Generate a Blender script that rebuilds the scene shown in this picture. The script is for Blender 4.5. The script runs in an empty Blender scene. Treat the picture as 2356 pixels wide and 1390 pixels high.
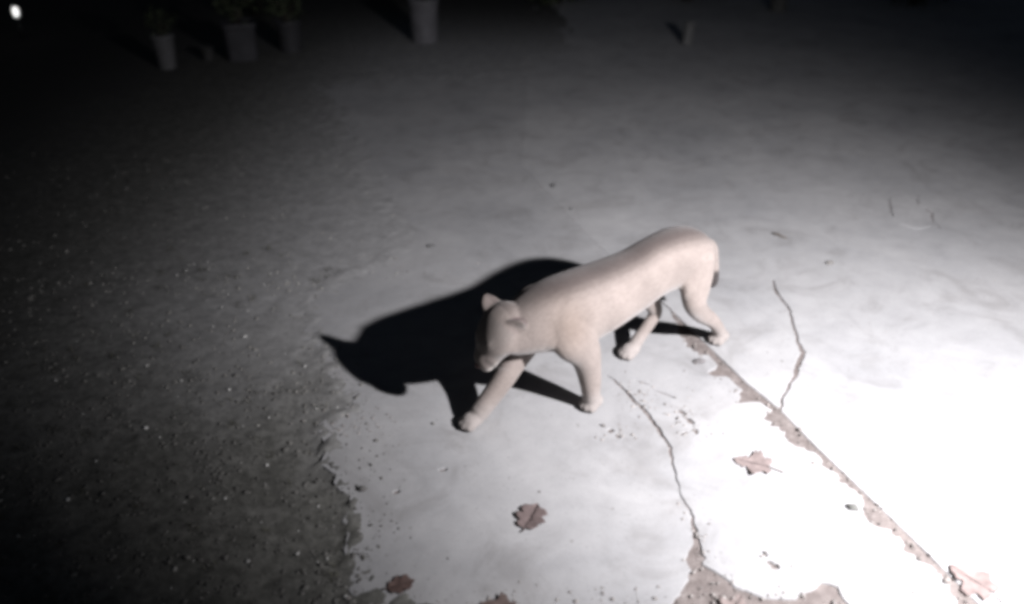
import bpy, bmesh, math, random
import numpy as np
from mathutils import Vector, Matrix, noise as mnoise
from mathutils.geometry import tessellate_polygon

R = math.radians
SC = bpy.context.scene
COL = SC.collection
random.seed(7)
RNG = np.random.default_rng(7)

# ------------------------------------------------------------------ camera
cam_d = bpy.data.cameras.new('camera')
cam = bpy.data.objects.new('camera', cam_d)
COL.objects.link(cam)
cam.location = (0, 0, 2.0)
cam.rotation_euler = (R(60), 0, 0)
cam_d.sensor_width = 36
cam_d.lens = 1900 / 2356 * 36
cam_d.clip_start = 0.05
cam_d.clip_end = 500
cam_d.dof.use_dof = True
cam_d.dof.focus_distance = 3.1
cam_d.dof.aperture_fstop = 0.85
SC.camera = cam

# ------------------------------------------------------------------ world, lights, exposure
MOON_EL, MOON_AZ = 35, 200
w = bpy.data.worlds.new('World')
SC.world = w
w.use_nodes = True
nt = w.node_tree
nt.nodes.clear()
sky = nt.nodes.new('ShaderNodeTexSky')
sky.sky_type = 'NISHITA'
sky.sun_disc = False
sky.sun_elevation = R(MOON_EL)
sky.sun_rotation = R(MOON_AZ)
bg = nt.nodes.new('ShaderNodeBackground')
bg.inputs['Strength'].default_value = 0.0036
wo = nt.nodes.new('ShaderNodeOutputWorld')
nt.links.new(sky.outputs[0], bg.inputs[0])
nt.links.new(bg.outputs[0], wo.inputs[0])

sun_d = bpy.data.lights.new('moonlight', 'SUN')
sun_d.energy = 0.004
sun_d.angle = R(0.5)
sun_d.color = (0.85, 0.9, 1.0)
sun = bpy.data.objects.new('moonlight', sun_d)
COL.objects.link(sun)
sun.rotation_euler = (R(90 - MOON_EL), 0, R(180 - MOON_AZ))

# the hand-held torch that lights the yard: beside the camera, to its right
LAMP_AT = Vector((2.0, 1.07, 1.95))
LAMP_TO = Vector((1.45, 2.75, 0.0))
sp_d = bpy.data.lights.new('torch', 'SPOT')
sp_d.energy = 1360
sp_d.spot_size = R(101)
sp_d.spot_blend = 1.0
sp_d.shadow_soft_size = 0.045
sp_d.color = (0.985, 0.965, 1.0)
sp = bpy.data.objects.new('torch', sp_d)
COL.objects.link(sp)
sp.location = LAMP_AT
sp.rotation_euler = (LAMP_TO - LAMP_AT).to_track_quat('-Z', 'Y').to_euler()

SC.view_settings.view_transform = 'Standard'
SC.view_settings.look = 'None'
SC.view_settings.exposure = 0.0
SC.view_settings.gamma = 1.0
SC.view_settings.use_curve_mapping = False
SC.render.engine = 'CYCLES'
SC.cycles.filter_width = 4.0
SC.cycles.max_bounces = 5

# ------------------------------------------------------------------ helpers
def tag(o, label=None, cat=None, group=None, kind=None):
    if label: o['label'] = label
    if cat: o['category'] = cat
    if group: o['group'] = group
    if kind: o['kind'] = kind
    return o

def link(name, me, mat=None, parent=None, smooth=False):
    o = bpy.data.objects.new(name, me)
    COL.objects.link(o)
    if mat and not me.materials: me.materials.append(mat)
    if parent: o.parent = parent
    if smooth:
        me.polygons.foreach_set('use_smooth', [True] * len(me.polygons))
    return o

def empty(name, loc=(0, 0, 0), rz=0):
    o = bpy.data.objects.new(name, None)
    o.empty_display_size = 0.1
    COL.objects.link(o)
    o.location = loc
    o.rotation_euler = (0, 0, rz)
    return o

def pyd(name, v, f):
    me = bpy.data.meshes.new(name)
    me.from_pydata(v, [], f)
    me.update()
    return me

def tri_mesh(name, V, F, colors=None):
    """V (n,3), F (m,3) numpy -> mesh, quickly; colors (n,3) as point attribute 'tint'"""
    me = bpy.data.meshes.new(name)
    me.vertices.add(len(V))
    me.vertices.foreach_set('co', np.asarray(V, np.float32).ravel())
    me.loops.add(F.size)
    me.loops.foreach_set('vertex_index', np.asarray(F, np.int32).ravel())
    me.polygons.add(len(F))
    me.polygons.foreach_set('loop_start', np.arange(0, F.size, 3, dtype=np.int32))
    me.polygons.foreach_set('loop_total', np.full(len(F), 3, np.int32))
    me.update(calc_edges=True)
    if colors is not None: set_tint(me, colors)
    return me

def set_tint(me, colors):
    a = me.attributes.new('tint', 'FLOAT_COLOR', 'POINT')
    c = np.ones((len(colors), 4), np.float32)
    c[:, :3] = colors
    a.data.foreach_set('color', c.ravel())

class Mat:
    def __init__(self, name, rough=0.9, spec=0.3):
        self.m = bpy.data.materials.new(name)
        self.m.use_nodes = True
        self.nt = self.m.node_tree
        self.b = self.nt.nodes['Principled BSDF']
        self.b.inputs['Roughness'].default_value = rough
        self.b.inputs['Specular IOR Level'].default_value = spec
        self.geo = None
    def n(self, t, **k):
        x = self.nt.nodes.new(t)
        for a, v in k.items(): setattr(x, a, v)
        return x
    def l(self, a, b): self.nt.links.new(a, b)
    def pos(self, obj=False):
        if self.geo is None:
            self.geo = self.n('ShaderNodeTexCoord' if obj else 'ShaderNodeNewGeometry')
        return self.geo.outputs['Object' if obj else 'Position']
    def noise(self, scale, detail=4, rough=0.55, dist=0.0, obj=False):
        x = self.n('ShaderNodeTexNoise')
        x.inputs['Scale'].default_value = scale
        x.inputs['Detail'].default_value = detail
        x.inputs['Roughness'].default_value = rough
        x.inputs['Distortion'].default_value = dist
        self.l(self.pos(obj), x.inputs['Vector'])
        return x.outputs['Fac']
    def ramp(self, fac, stops):
        r = self.n('ShaderNodeValToRGB')
        e = r.color_ramp.elements
        while len(e) < len(stops): e.new(0.5)
        for el, (p, c) in zip(e, stops):
            el.position = p
            el.color = (*c, 1) if len(c) == 3 else c
        self.l(fac, r.inputs[0])
        return r.outputs[0]
    def mix(self, fac, a, b, mode='MIX'):
        x = self.n('ShaderNodeMix', data_type='RGBA', blend_type=mode)
        for s, v in ((0, fac), (6, a), (7, b)):
            if isinstance(v, (int, float)): x.inputs[s].default_value = v
            elif isinstance(v, tuple): x.inputs[s].default_value = (*v, 1)
            else: self.l(v, x.inputs[s])
        return x.outputs[2]
    def bump(self, h, strength, dist=0.01, prev=None):
        x = self.n('ShaderNodeBump')
        x.inputs['Strength'].default_value = strength
        x.inputs['Distance'].default_value = dist
        self.l(h, x.inputs['Height'])
        if prev is not None: self.l(prev, x.inputs['Normal'])
        self.l(x.outputs[0], self.b.inputs['Normal'])
        return x.outputs[0]
    def color(self, c):
        if isinstance(c, tuple): self.b.inputs['Base Color'].default_value = (*c, 1)
        else: self.l(c, self.b.inputs['Base Color'])
    def tint(self):
        a = self.n('ShaderNodeAttribute')
        a.attribute_name = 'tint'
        return a.outputs['Color']

def concrete(name, k):
    m = Mat(name, 0.88, 0.25)
    big = m.noise(1.3, 5, 0.6, 0.6)
    mid = m.noise(9, 6, 0.65, 0.3)
    fine = m.noise(160, 3, 0.7)
    c = m.ramp(big, [(0.3, (0.31 * k, 0.31 * k, 0.315 * k)), (0.7, (0.40 * k, 0.395 * k, 0.395 * k))])
    c = m.mix(0.55, c, m.ramp(mid, [(0.3, (0.80, 0.80, 0.80)), (0.62, (1, 1, 1))]), 'MULTIPLY')
    c = m.mix(0.5, c, m.ramp(fine, [(0.3, (0.78, 0.78, 0.78)), (0.65, (1.05, 1.05, 1.05))]), 'MULTIPLY')
    stain = m.noise(3.2, 7, 0.68, 1.2)
    c = m.mix(0.7, c, m.ramp(stain, [(0.34, (0.74, 0.73, 0.72)), (0.48, (0.97, 0.97, 0.97)), (0.66, (1.06, 1.06, 1.06))]), 'MULTIPLY')
    spot = m.noise(34, 2, 0.5)
    c = m.mix(m.ramp(spot, [(0.70, (0, 0, 0)), (0.76, (0.6, 0.6, 0.6))]), c, (0.17, 0.16, 0.15))
    pit = m.noise(95, 3, 0.6, 0.4)
    c = m.mix(m.ramp(pit, [(0.60, (0, 0, 0)), (0.70, (0.55, 0.55, 0.55))]), c, (0.20, 0.195, 0.19))
    m.color(c)
    nrm = m.bump(fine, 0.35, 0.002)
    m.bump(mid, 0.25, 0.006, nrm)
    return m.m

M_CON_A = concrete('worn_concrete', 1.0)
M_CON_B = concrete('worn_concrete_paler', 0.94)

def soil_material():
    m = Mat('soil', 0.95, 0.15)
    big = m.noise(0.8, 5, 0.6, 0.8)
    mid = m.noise(11, 6, 0.7, 0.4)
    fine = m.noise(120, 4, 0.7)
    blot = m.noise(27, 5, 0.7, 0.5)
    c = m.ramp(mid, [(0.28, (0.080, 0.079, 0.072)), (0.5, (0.13, 0.128, 0.118)), (0.72, (0.18, 0.177, 0.165))])
    # dry dusty ground lies towards the back of the yard, darker damp soil near the house
    sep = m.n('ShaderNodeSeparateXYZ')
    m.l(m.pos(), sep.inputs[0])
    add = m.n('ShaderNodeMath', operation='MULTIPLY_ADD')
    add.inputs[1].default_value = 1.6
    m.l(big, add.inputs[0]); m.l(sep.outputs[1], add.inputs[2])
    mr = m.n('ShaderNodeMapRange')
    mr.inputs[1].default_value = 2.9; mr.inputs[2].default_value = 4.3
    m.l(add.outputs[0], mr.inputs[0])
    def span(axis_, a, b):
        r_ = m.n('ShaderNodeMapRange')
        r_.interpolation_type = 'SMOOTHSTEP'
        r_.inputs[1].default_value = a; r_.inputs[2].default_value = b
        m.l(sep.outputs[axis_], r_.inputs[0])
        return r_.outputs[0]
    def mul(a, b):
        x_ = m.n('ShaderNodeMath', operation='MULTIPLY')
        m.l(a, x_.inputs[0]); m.l(b, x_.inputs[1])
        return x_.outputs[0]
    # dust lies along the paving; its fade left and back paints in dimming light
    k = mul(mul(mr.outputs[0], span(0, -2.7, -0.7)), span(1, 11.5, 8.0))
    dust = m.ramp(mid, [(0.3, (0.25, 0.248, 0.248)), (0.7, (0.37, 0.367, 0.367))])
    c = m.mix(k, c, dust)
    inv = m.n('ShaderNodeMath', operation='MULTIPLY_ADD')
    inv.inputs[1].default_value = -0.75; inv.inputs[2].default_value = 1.0
    m.l(k, inv.inputs[0])
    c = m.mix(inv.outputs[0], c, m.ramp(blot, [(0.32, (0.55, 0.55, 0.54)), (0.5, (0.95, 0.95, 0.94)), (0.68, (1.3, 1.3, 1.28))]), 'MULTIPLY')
    back = m.mix(1.0, span(1, 12.5, 8.5), span(0, -4.5, -1.6), 'MULTIPLY')  # far and left soil darkened: falloff of the beam painted into the colour
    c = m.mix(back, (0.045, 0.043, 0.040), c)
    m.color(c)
    nrm = m.bump(mid, 0.25, 0.012)
    m.bump(fine, 0.5, 0.004, nrm)
    return m.m
M_SOIL = soil_material()

def sand_material():
    m = Mat('sandy_fill', 0.95, 0.15)
    mid = m.noise(22, 6, 0.7)
    fine = m.noise(220, 3, 0.7)
    c = m.ramp(mid, [(0.3, (0.115, 0.098, 0.092)), (0.55, (0.175, 0.152, 0.143)), (0.75, (0.24, 0.217, 0.206))])
    m.color(c)
    nrm = m.bump(mid, 0.6, 0.012)
    m.bump(fine, 0.6, 0.003, nrm)
    return m.m
M_SAND = sand_material()

def tint_material(name, rough=0.9, spec=0.2):
    m = Mat(name, rough, spec)
    m.color(m.tint())
    return m.m
M_STONE = tint_material('stones', 0.75, 0.35)

# ------------------------------------------------------------------ driveway layout (metres, seen from above)
J = [(1.70, 0.90), (1.562, 1.256), (1.468, 1.481), (1.382, 1.673), (1.315, 1.876), (1.227, 2.121), (1.114, 2.429),
     (1.053, 2.621), (0.967, 2.798), (0.882, 3.033), (0.752, 3.402), (0.45, 4.15), (0.06, 5.35), (0.10, 6.3), (0.13, 7.6), (0.30, 8.6)]
JL = [0.020, 0.030, 0.045, 0.055, 0.070, 0.060, 0.058, 0.080, 0.135, 0.090, 0.004, 0.0, 0.0, 0.0, 0.0, 0.0]  # crumbled side
C1 = [(0.575, 1.83), (0.598, 1.912), (0.599, 1.988), (0.599, 2.048), (0.583, 2.153), (0.576, 2.241), (0.584, 2.384),
      (0.543, 2.544), (0.507, 2.655), (0.45, 2.767), (0.396, 2.854)]
C1W = [0.030, 0.012, 0.006, 0.002, 0.0004, 0.0015, 0.004, 0.007, 0.007, 0.004, 0.0006]
C2 = [(1.06, 2.626), (1.091, 2.693), (1.145, 2.782), (1.188, 2.854), (1.237, 2.958), (1.275, 3.019), (1.279, 3.11),
      (1.297, 3.236), (1.322, 3.377), (1.317, 3.468), (1.307, 3.563), (1.327, 3.699)]
C2W = [0.004, 0.004, 0.005, 0.007, 0.012, 0.009, 0.006, 0.004, 0.004, 0.005, 0.007, 0.002]
EDGE = [(-0.42, 1.657), (-0.475, 1.771), (-0.517, 1.894), (-0.563, 2.048), (-0.624, 2.219), (-0.693, 2.359),
        (-0.738, 2.498), (-0.655, 2.649), (-0.756, 2.86), (-0.942, 3.169), (-1.0, 3.485), (-0.96, 3.708),
        (-0.793, 3.842), (-0.68, 4.031), (-0.72, 4.341), (-1.0, 5.009), (-1.441, 6.063), (-1.872, 7.262), (-1.80, 7.55), (-1.1, 7.75), (-0.4, 7.68), (0.0, 7.85), (0.2, 8.55)]
BR = [(0.629, 1.801), (0.676, 1.741), (0.755, 1.692), (0.846, 1.692), (0.944, 1.754), (0.984, 1.734), (1.002, 1.657),
      (1.05, 1.45), (1.06, 0.90)]
BL = [(0.553, 1.805), (0.520, 1.735), (0.47, 1.670), (0.40, 1.640), (0.289, 1.630), (0.159, 1.635), (0.029, 1.625), (-0.101, 1.640),
      (-0.232, 1.655), (-0.325, 1.670)]

def resample(pts, step, vals=None):
    out, ov = [], []
    for i in range(len(pts) - 1):
        a, b = Vector(pts[i]), Vector(pts[i + 1])
        n = max(1, int((b - a).length / step))
        for k in range(n):
            t = k / n
            out.append(a.lerp(b, t))
            if vals: ov.append(vals[i] * (1 - t) + vals[i + 1] * t)
    out.append(Vector(pts[-1]))
    if vals: ov.append(vals[-1])
    return (out, ov) if vals else out

def fr(x, y, s, seed):
    return mnoise.fractal(Vector((x * s, y * s, seed)), 0.8, 2.0, 4)

def normals(pts):
    N = []
    for i in range(len(pts)):
        d = pts[min(i + 1, len(pts) - 1)] - pts[max(i - 1, 0)]
        d.normalize()
        N.append(Vector((d.y, -d.x)))       # right-hand side of the direction of travel
    return N

def rough(pts, amp, step=0.014, seed=1.0, freq=14):
    p = resample(pts, step)
    N = normals(p)
    return [q + n * amp * fr(q.x, q.y, freq, seed) for q, n in zip(p, N)]

def crack_sides(pts, hw, jit, seed, step=0.014):
    p, wv = resample(pts, step, hw)
    N = normals(p)
    p = [q + n * jit * fr(q.x, q.y, 13, seed) for q, n in zip(p, N)]
    right = [q + n * wv[i] * (1 + 0.6 * fr(q.x, q.y, 30, seed + 5)) for i, (q, n) in enumerate(zip(p, N))]
    left = [q - n * wv[i] * (1 + 0.6 * fr(q.x, q.y, 30, seed + 9)) for i, (q, n) in enumerate(zip(p, N))]
    return left, right

# the expansion joint: straight saw-cut on its right, crumbled edge on its left
jp, jw = resample(J, 0.016, JL)
jn = normals(jp)
def jhw(q): return 0.003 if q.y < 3.2 else max(0.0003, 0.003 - 0.004 * (q.y - 3.2))
J_RIGHT = [q + n * (jhw(q) + 0.4 * jhw(q) * fr(q.x, q.y, 20, 3.1)) for q, n in zip(jp, jn)]
J_LEFT = []
for q, n, k in zip(jp, jn, jw):
    f = max(0.30, min(1.5, 0.72 + 1.0 * fr(q.x, q.y, 9, 8.3) + 0.35 * fr(q.x, q.y, 40, 2.3)))
    J_LEFT.append(q - n * (jhw(q) + k * f))

c1l, c1r = crack_sides(C1, C1W, 0.010, 4.0)
c2l, c2r = crack_sides(C2, C2W, 0.006, 6.0)
edge = rough(EDGE, 0.055, 0.018, 2.0, 5)
br = rough(BR, 0.012, 0.016, 5.0)
bl = rough(BL, 0.022, 0.016, 7.0)

# left slab: up the joint's left side, across the far end, down the soil edge, along the near edge, round the crack
left_poly = list(J_LEFT) + list(reversed(edge)) + list(reversed(bl)) + c1l + list(reversed(c1r)) + br
# right slab: along the joint's right side with the branching crack let in as a slit
jx = min(range(len(J_RIGHT)), key=lambda i: (J_RIGHT[i] - Vector(C2[0])).length)
right_poly = (list(J_RIGHT[:jx]) + list(c2r) + list(reversed(c2l)) + list(J_RIGHT[jx + 1:])
              + rough([(0.36, 8.62), (0.42, 9.6), (0.30, 11.0), (0.5, 13.0)], 0.10, 0.05, 9.0, 3) + [Vector((7.5, 13.0))] + [Vector((7.5, 0.5)), Vector((1.72, 0.55))])

def ring_crack(pts, hw, seed):
    l, r = crack_sides(pts, hw, 0.012, seed)
    return l + list(reversed(r))
def spall(x, y, rx, ry, rot, seed, n=26):
    out = []
    for i in range(n):
        a = i / n * math.tau
        k = 1 + 0.55 * mnoise.noise(Vector((math.cos(a) * 1.3, math.sin(a) * 1.3, seed)))
        px, py = math.cos(a) * rx * k, math.sin(a) * ry * k
        out.append(Vector((x + px * math.cos(rot) - py * math.sin(rot), y + px * math.sin(rot) + py * math.cos(rot))))
    return out
right_holes = [
    ring_crack([(2.35, 4.792), (2.29, 4.62), (2.25, 4.47)], [0.0005, 0.003, 0.001], 21.0),
    ring_crack([(2.245, 4.36), (2.32, 4.30), (2.41, 4.335)], [0.0005, 0.0025, 0.0005], 22.0),
    ring_crack([(2.45, 4.30), (2.46, 4.43), (2.505, 4.53), (2.48, 4.66), (2.53, 4.80)], [0.0005, 0.003, 0.006, 0.003, 0.0005], 23.0),
]
left_holes = [
    spall(0.668, 2.600, 0.020, 0.008, 2.2, 1.0), spall(0.690, 2.545, 0.026, 0.009, 2.0, 2.0),
    spall(0.700, 2.480, 0.018, 0.007, 1.6, 3.0), spall(0.655, 2.470, 0.022, 0.005, 0.5, 4.0),
    spall(0.640, 2.560, 0.010, 0.006, 0.5, 5.0),
    spall(0.377, 2.485, 0.014, 0.010, 0.4, 6.0), spall(0.400, 2.450, 0.010, 0.007, 2.4, 7.0),
    spall(0.345, 2.515, 0.016, 0.004, 2.5, 8.0),
    spall(0.817, 1.822, 0.020, 0.011, 2.3, 9.0), spall(0.80, 1.865, 0.009, 0.006, 2.3, 10.0),
    spall(0.62, 2.72, 0.050, 0.004, 2.5, 11.0), spall(0.54, 2.80, 0.030, 0.004, 2.6, 12.0),
    spall(-0.246, 2.264, 0.017, 0.007, 0.1, 13.0), spall(-0.40, 2.15, 0.012, 0.008, 0.6, 14.0),
]

def seg_near(q_): return min((q_ - p_).length for p_ in jp)

def slab(name, poly, holes, mat, parent, depth=0.05, chamfer=0.003):
    V, F = [], []
    loops = []
    for li, lp in enumerate([poly] + holes):
        a = sum(lp[i].x * lp[(i + 1) % len(lp)].y - lp[(i + 1) % len(lp)].x * lp[i].y for i in range(len(lp)))
        if (a < 0) == (li == 0): lp = list(reversed(lp))      # outline anticlockwise, holes clockwise
        n = len(lp)
        base = len(V)
        inset = []
        for i in range(n):
            d = lp[(i + 1) % n] - lp[i - 1]
            if d.length > 1e-9: d.normalize()
            q_ = lp[i]
            tight = 3.35 < q_.y < 8.5 and seg_near(q_) < 0.03      # the joint is packed shut here
            inset.append(q_ + Vector((-d.y, d.x)) * (0.0003 if tight else chamfer))
        for q in inset: V.append((q.x, q.y, 0.0))
        for q in lp: V.append((q.x, q.y, -0.004))
        for q in lp: V.append((q.x, q.y, -depth))
        for i in range(n):
            j = (i + 1) % n
            F.append((base + n + i, base + n + j, base + j, base + i))
            F.append((base + 2 * n + i, base + 2 * n + j, base + n + j, base + n + i))
        loops.append((base, inset))
    idx = []
    for base, ins in loops: idx += [base + i for i in range(len(ins))]
    for t in tessellate_polygon([[Vector((q.x, q.y, 0)) for q in ins] for _, ins in loops]):
        a, b, c = (idx[k] for k in t)
        va, vb, vc = V[a], V[b], V[c]
        if (vb[0] - va[0]) * (vc[1] - va[1]) - (vb[1] - va[1]) * (vc[0] - va[0]) < 0: b, c = c, b
        F.append((a, b, c))
    return link(name, pyd(name, V, F), mat, parent)

drive = tag(empty('driveway', (0, 0, 0)), kind='structure')
s1 = slab('concrete_slab', left_poly, left_holes, M_CON_B, drive)
s1['label'] = 'cracked pale concrete slab with ragged edge against the dark soil'
s2 = slab('concrete_slab', right_poly, right_holes, M_CON_A, drive)
s2['label'] = 'brightly lit concrete slab right of the crumbled joint'

# sandy bed under the slabs: shows in the joint, the cracks and the broken patches
def grid_sheet(name, xs, ys, zf, mat, parent=None):
    nx, ny = len(xs), len(ys)
    V = [(x, y, zf(x, y)) for y in ys for x in xs]
    F = [(j * nx + i, j * nx + i + 1, (j + 1) * nx + i + 1, (j + 1) * nx + i) for j in range(ny - 1) for i in range(nx - 1)]
    return link(name, pyd(name, V, F), mat, parent, True)
bed = grid_sheet('sand_bed', np.arange(-0.45, 2.9, 0.02), np.arange(0.92, 5.2, 0.02),
                 lambda x, y: min(-0.002, -0.0065 + 0.003 * fr(x, y, 9, 3.3) + 0.0025 * fr(x, y, 40, 1.3)), M_SAND, drive)

# ------------------------------------------------------------------ yard soil, out to the horizon
E_ = np.array([(p.x, p.y) for p in edge] + [(-2.0, 7.6)])
BLOOP = np.array([(p.x, p.y) for p in left_poly[::2]] )
def seg_dist(px, py, P):
    d = np.full(px.shape, 1e9)
    for i in range(len(P) - 1):
        ax, ay = P[i]; bx, by = P[i + 1]
        L = (bx - ax) ** 2 + (by - ay) ** 2 + 1e-12
        t = np.clip(((px - ax) * (bx - ax) + (py - ay) * (by - ay)) / L, 0, 1)
        d = np.minimum(d, np.hypot(px - ax - t * (bx - ax), py - ay - t * (by - ay)))
    return d
def inside(px, py, P):
    c = np.zeros(px.shape, bool)
    n = len(P)
    for i in range(n):
        x1, y1 = P[i]; x2, y2 = P[(i + 1) % n]
        if y1 == y2: continue
        k = ((y1 > py) != (y2 > py)) & (px < (x2 - x1) * (py - y1) / (y2 - y1) + x1)
        c ^= k
    return c
# outline of the whole paved area
PAVED = np.array([(p.x, p.y) for p in reversed(edge)] + [(p.x, p.y) for p in reversed(bl)] +
                 [(0.575, 1.86)] + [(p.x, p.y) for p in br] + [(1.72, 0.55), (7.5, 0.5), (7.5, 13.0), (0.5, 13.0), (0.30, 11.0), (0.42, 9.6), (0.36, 8.62)])
def axis(lo, hi, step, far):
    a = list(np.arange(lo, hi, step))
    s, x = step, hi
    while x < far:
        a.append(x); s *= 1.35; x += s
    a.append(far)
    s, x = step, lo
    while x > -far:
        s *= 1.35; x -= s; a.insert(0, max(x, -far))
    return np.array(a)
gx = axis(-3.6, 2.0, 0.022, 150)
gy = axis(0.8, 8.4, 0.022, 150)
GX, GY = np.meshgrid(gx, gy)
def soil_h(x, y):
    k = min(1.0, max(0.25, 1.6 - 0.35 * y))
    return k * (0.012 * fr(x, y, 2.2, 1.7) + 0.004 * fr(x, y, 12, 4.4))
def soil_drop(y): return 0.004 - 0.005 * min(1.0, max(0.0, (y - 2.5) / 0.8))
fine = (np.abs(GX) < 6) & (GY > 0) & (GY < 12)
Z = np.zeros(GX.shape)
it = np.nditer([GX, GY, fine], flags=['multi_index'])
for x, y, k in it:
    if k: Z[it.multi_index] = soil_h(float(x), float(y)) - soil_drop(float(y))
ins = inside(GX, GY, PAVED)
near = (GX > -3) & (GX < 8) & (GY > 0) & (GY < 13.5)
dist = np.full(GX.shape, 9.0)
dist[near] = seg_dist(GX[near], GY[near], np.vstack([PAVED, PAVED[:1]]))
# loose earth has spilled over the edge of the paving: thin tongues and islands of it lie on the slab
for j, i in zip(*np.nonzero(ins)):
    x, y = float(GX[j, i]), float(GY[j, i])
    band = 0.15 + 0.09 * min(1.0, max(0.0, (y - 2.6) / 1.0)) + 0.30 * min(1.0, max(0.0, (y - 4.2) / 2.0))
    if x > -0.3 and y < 3: band = 0.03
    dd = dist[j, i]
    if 0.3 < x < 1.2 and y < 2.1:
        Z[j, i] = -0.045
        continue
    if dd > 1.6 * band or (x > 0.3 and y < 7):
        Z[j, i] = -0.045
        continue
    far_ = min(1.0, max(0.0, (y - 2.8) / 0.8))
    z = 0.004 - (0.022 - 0.012 * far_) * (dd / band) + (1 - 0.6 * far_) * 0.011 * fr(x, y, 11, 12.0) + 0.006 * (1 - 0.85 * far_) * fr(x, y, 34, 14.0)
    Z[j, i] = max(-0.02, min(z, 0.009))
Z[(GX > 0.44) & (GX < 1.15) & (GY > 1.2) & (GY < 2.1)] = -0.045
ny, nx = GX.shape
V = np.stack([GX, GY, Z], -1).reshape(-1, 3)
q = (np.arange(ny - 1)[:, None] * nx + np.arange(nx - 1)[None, :]).ravel()
F = np.concatenate([np.stack([q, q + 1, q + nx + 1], 1), np.stack([q, q + nx + 1, q + nx], 1)])
ground = link('ground', tri_mesh('ground', V, F), M_SOIL, smooth=True)
tag(ground, kind='structure')

# ------------------------------------------------------------------ stones and clods (uncountable)
bm = bmesh.new(); bmesh.ops.create_icosphere(bm, subdivisions=1, radius=1.0)
ICO_V = np.array([v.co[:] for v in bm.verts]); ICO_F = np.array([[v.index for v in f.verts] for f in bm.faces]); bm.free()
def scatter(name, P, size, colors, mat, flat=0.6, parent=None, jit=0.28):
    n = len(P)
    nv = len(ICO_V)
    A = np.repeat(ICO_V[None], n, 0) * (1 + jit * RNG.standard_normal((n, nv, 1)))
    sc = np.stack([RNG.uniform(0.7, 1.35, n), RNG.uniform(0.7, 1.35, n), flat * RNG.uniform(0.7, 1.2, n)], 1) * size[:, None]
    A = A * sc[:, None, :]
    th = RNG.uniform(0, math.tau, n)
    c, s = np.cos(th)[:, None], np.sin(th)[:, None]
    X = A[..., 0] * c - A[..., 1] * s
    Y = A[..., 0] * s + A[..., 1] * c
    W = np.stack([X, Y, A[..., 2]], -1) + P[:, None, :]
    Fx = (ICO_F[None] + (np.arange(n) * nv)[:, None, None]).reshape(-1, 3)
    me = tri_mesh(name, W.reshape(-1, 3), Fx, np.repeat(colors, nv, 0))
    return link(name, me, mat, parent)

def soil_z(P):
    return np.array([soil_h(float(x), float(y)) - soil_drop(float(y)) for x, y in P])
# on the soil
n = 42000
y = 1.35 + (RNG.random(n) ** 1.6) * 4.2
x = -0.2 - RNG.random(n) * (1.2 + 0.55 * y)
P = np.stack([x, y], 1)
ins = inside(P[:, 0], P[:, 1], PAVED)
d = seg_dist(P[:, 0], P[:, 1], E_)
clump = np.array([mnoise.fractal(Vector((a * 4.5, b * 4.5, 3.0)), 0.8, 2.0, 3) for a, b in P])
thick = np.clip(0.45 + 0.9 * clump, 0.08, 1.0) * (1 - 0.8 * np.clip((P[:, 1] - 2.9) / 1.2, 0, 1))
keep = (RNG.random(n) < thick) & ((~ins) | (RNG.random(n) < 0.95 * np.exp(-d / 0.08)))
P, ins = P[keep], ins[keep]
size = 0.0022 + 0.0075 * RNG.random(len(P)) ** 5
z = np.where(ins, 0.001, soil_z(P)) + size * 0.15
tone = RNG.random(len(P))[:, None]
base = np.where(tone < 0.955, 0.075 + 0.09 * RNG.random((len(P), 1)), 0.2 + 0.16 * RNG.random((len(P), 1)))
dusty = np.clip((P[:, 1:2] - 2.3) / 1.3, 0, 1)
base = base * (1 - dusty) + (0.2 + 0.16 * RNG.random((len(P), 1))) * dusty
colr = base * np.array([[1.0, 0.97, 0.90]])
gr = scatter('gravel', np.column_stack([P, z]), size, colr, M_STONE)
tag(gr, 'loose dark grit and clods lying on the soil', 'gravel', kind='stuff')
# pale bits that catch the light
n = 110
y = 1.5 + (RNG.random(n) ** 1.5) * 2.4
x = -0.42 - RNG.random(n) ** 1.6 * 1.6
P = np.stack([x, y], 1)
keep = ~inside(P[:, 0], P[:, 1], PAVED)
P = P[keep]
size = 0.0035 + 0.005 * RNG.random(len(P)) ** 2
z = soil_z(P) + size * 0.55
colr = (0.35 + 0.4 * RNG.random((len(P), 1))) * np.array([[1, 0.99, 0.95]])
tag(scatter('pale_grit', np.column_stack([P, z]), size, colr, M_STONE), 'pale quartz grit sparkling on the dark soil', 'gravel', kind='stuff')

# short dry weeds growing in the soil
WV, WF, WC = [], [], []
rw = random.Random(11)
tufts = 0
while tufts < 90:
    tx, ty = -0.45 - 1.7 * rw.random() ** 1.3, 1.45 + 2.6 * rw.random() ** 1.3
    if inside(np.array([tx]), np.array([ty]), PAVED)[0]: continue
    tufts += 1
    tz = soil_h(tx, ty) - soil_drop(ty)
    for k in range(rw.randint(5, 16)):
        a, h_, ln = rw.uniform(0, math.tau), rw.uniform(0.008, 0.030), rw.uniform(0.3, 1.6)
        bx, by = tx + rw.gauss(0, 0.012), ty + rw.gauss(0, 0.012)
        dx, dy = math.cos(a), math.sin(a)
        b0 = len(WV); wd = rw.uniform(0.0008, 0.0018)
        for t in (0.0, 0.5):
            for sd in (-1, 1):
                WV.append((bx + dx * h_ * ln * t * t - dy * wd * sd * (1 - t * 0.4), by + dy * h_ * ln * t * t + dx * wd * sd * (1 - t * 0.4), tz - 0.002 + h_ * t))
        WV.append((bx + dx * h_ * ln, by + dy * h_ * ln, tz + h_ * 0.85))
        g_ = rw.uniform(0.05, 0.12)
        WC += [(g_, g_ * 0.98, g_ * 0.75)] * 5
        WF += [(b0, b0 + 1, b0 + 3), (b0, b0 + 3, b0 + 2), (b0 + 2, b0 + 3, b0 + 4)]
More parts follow.
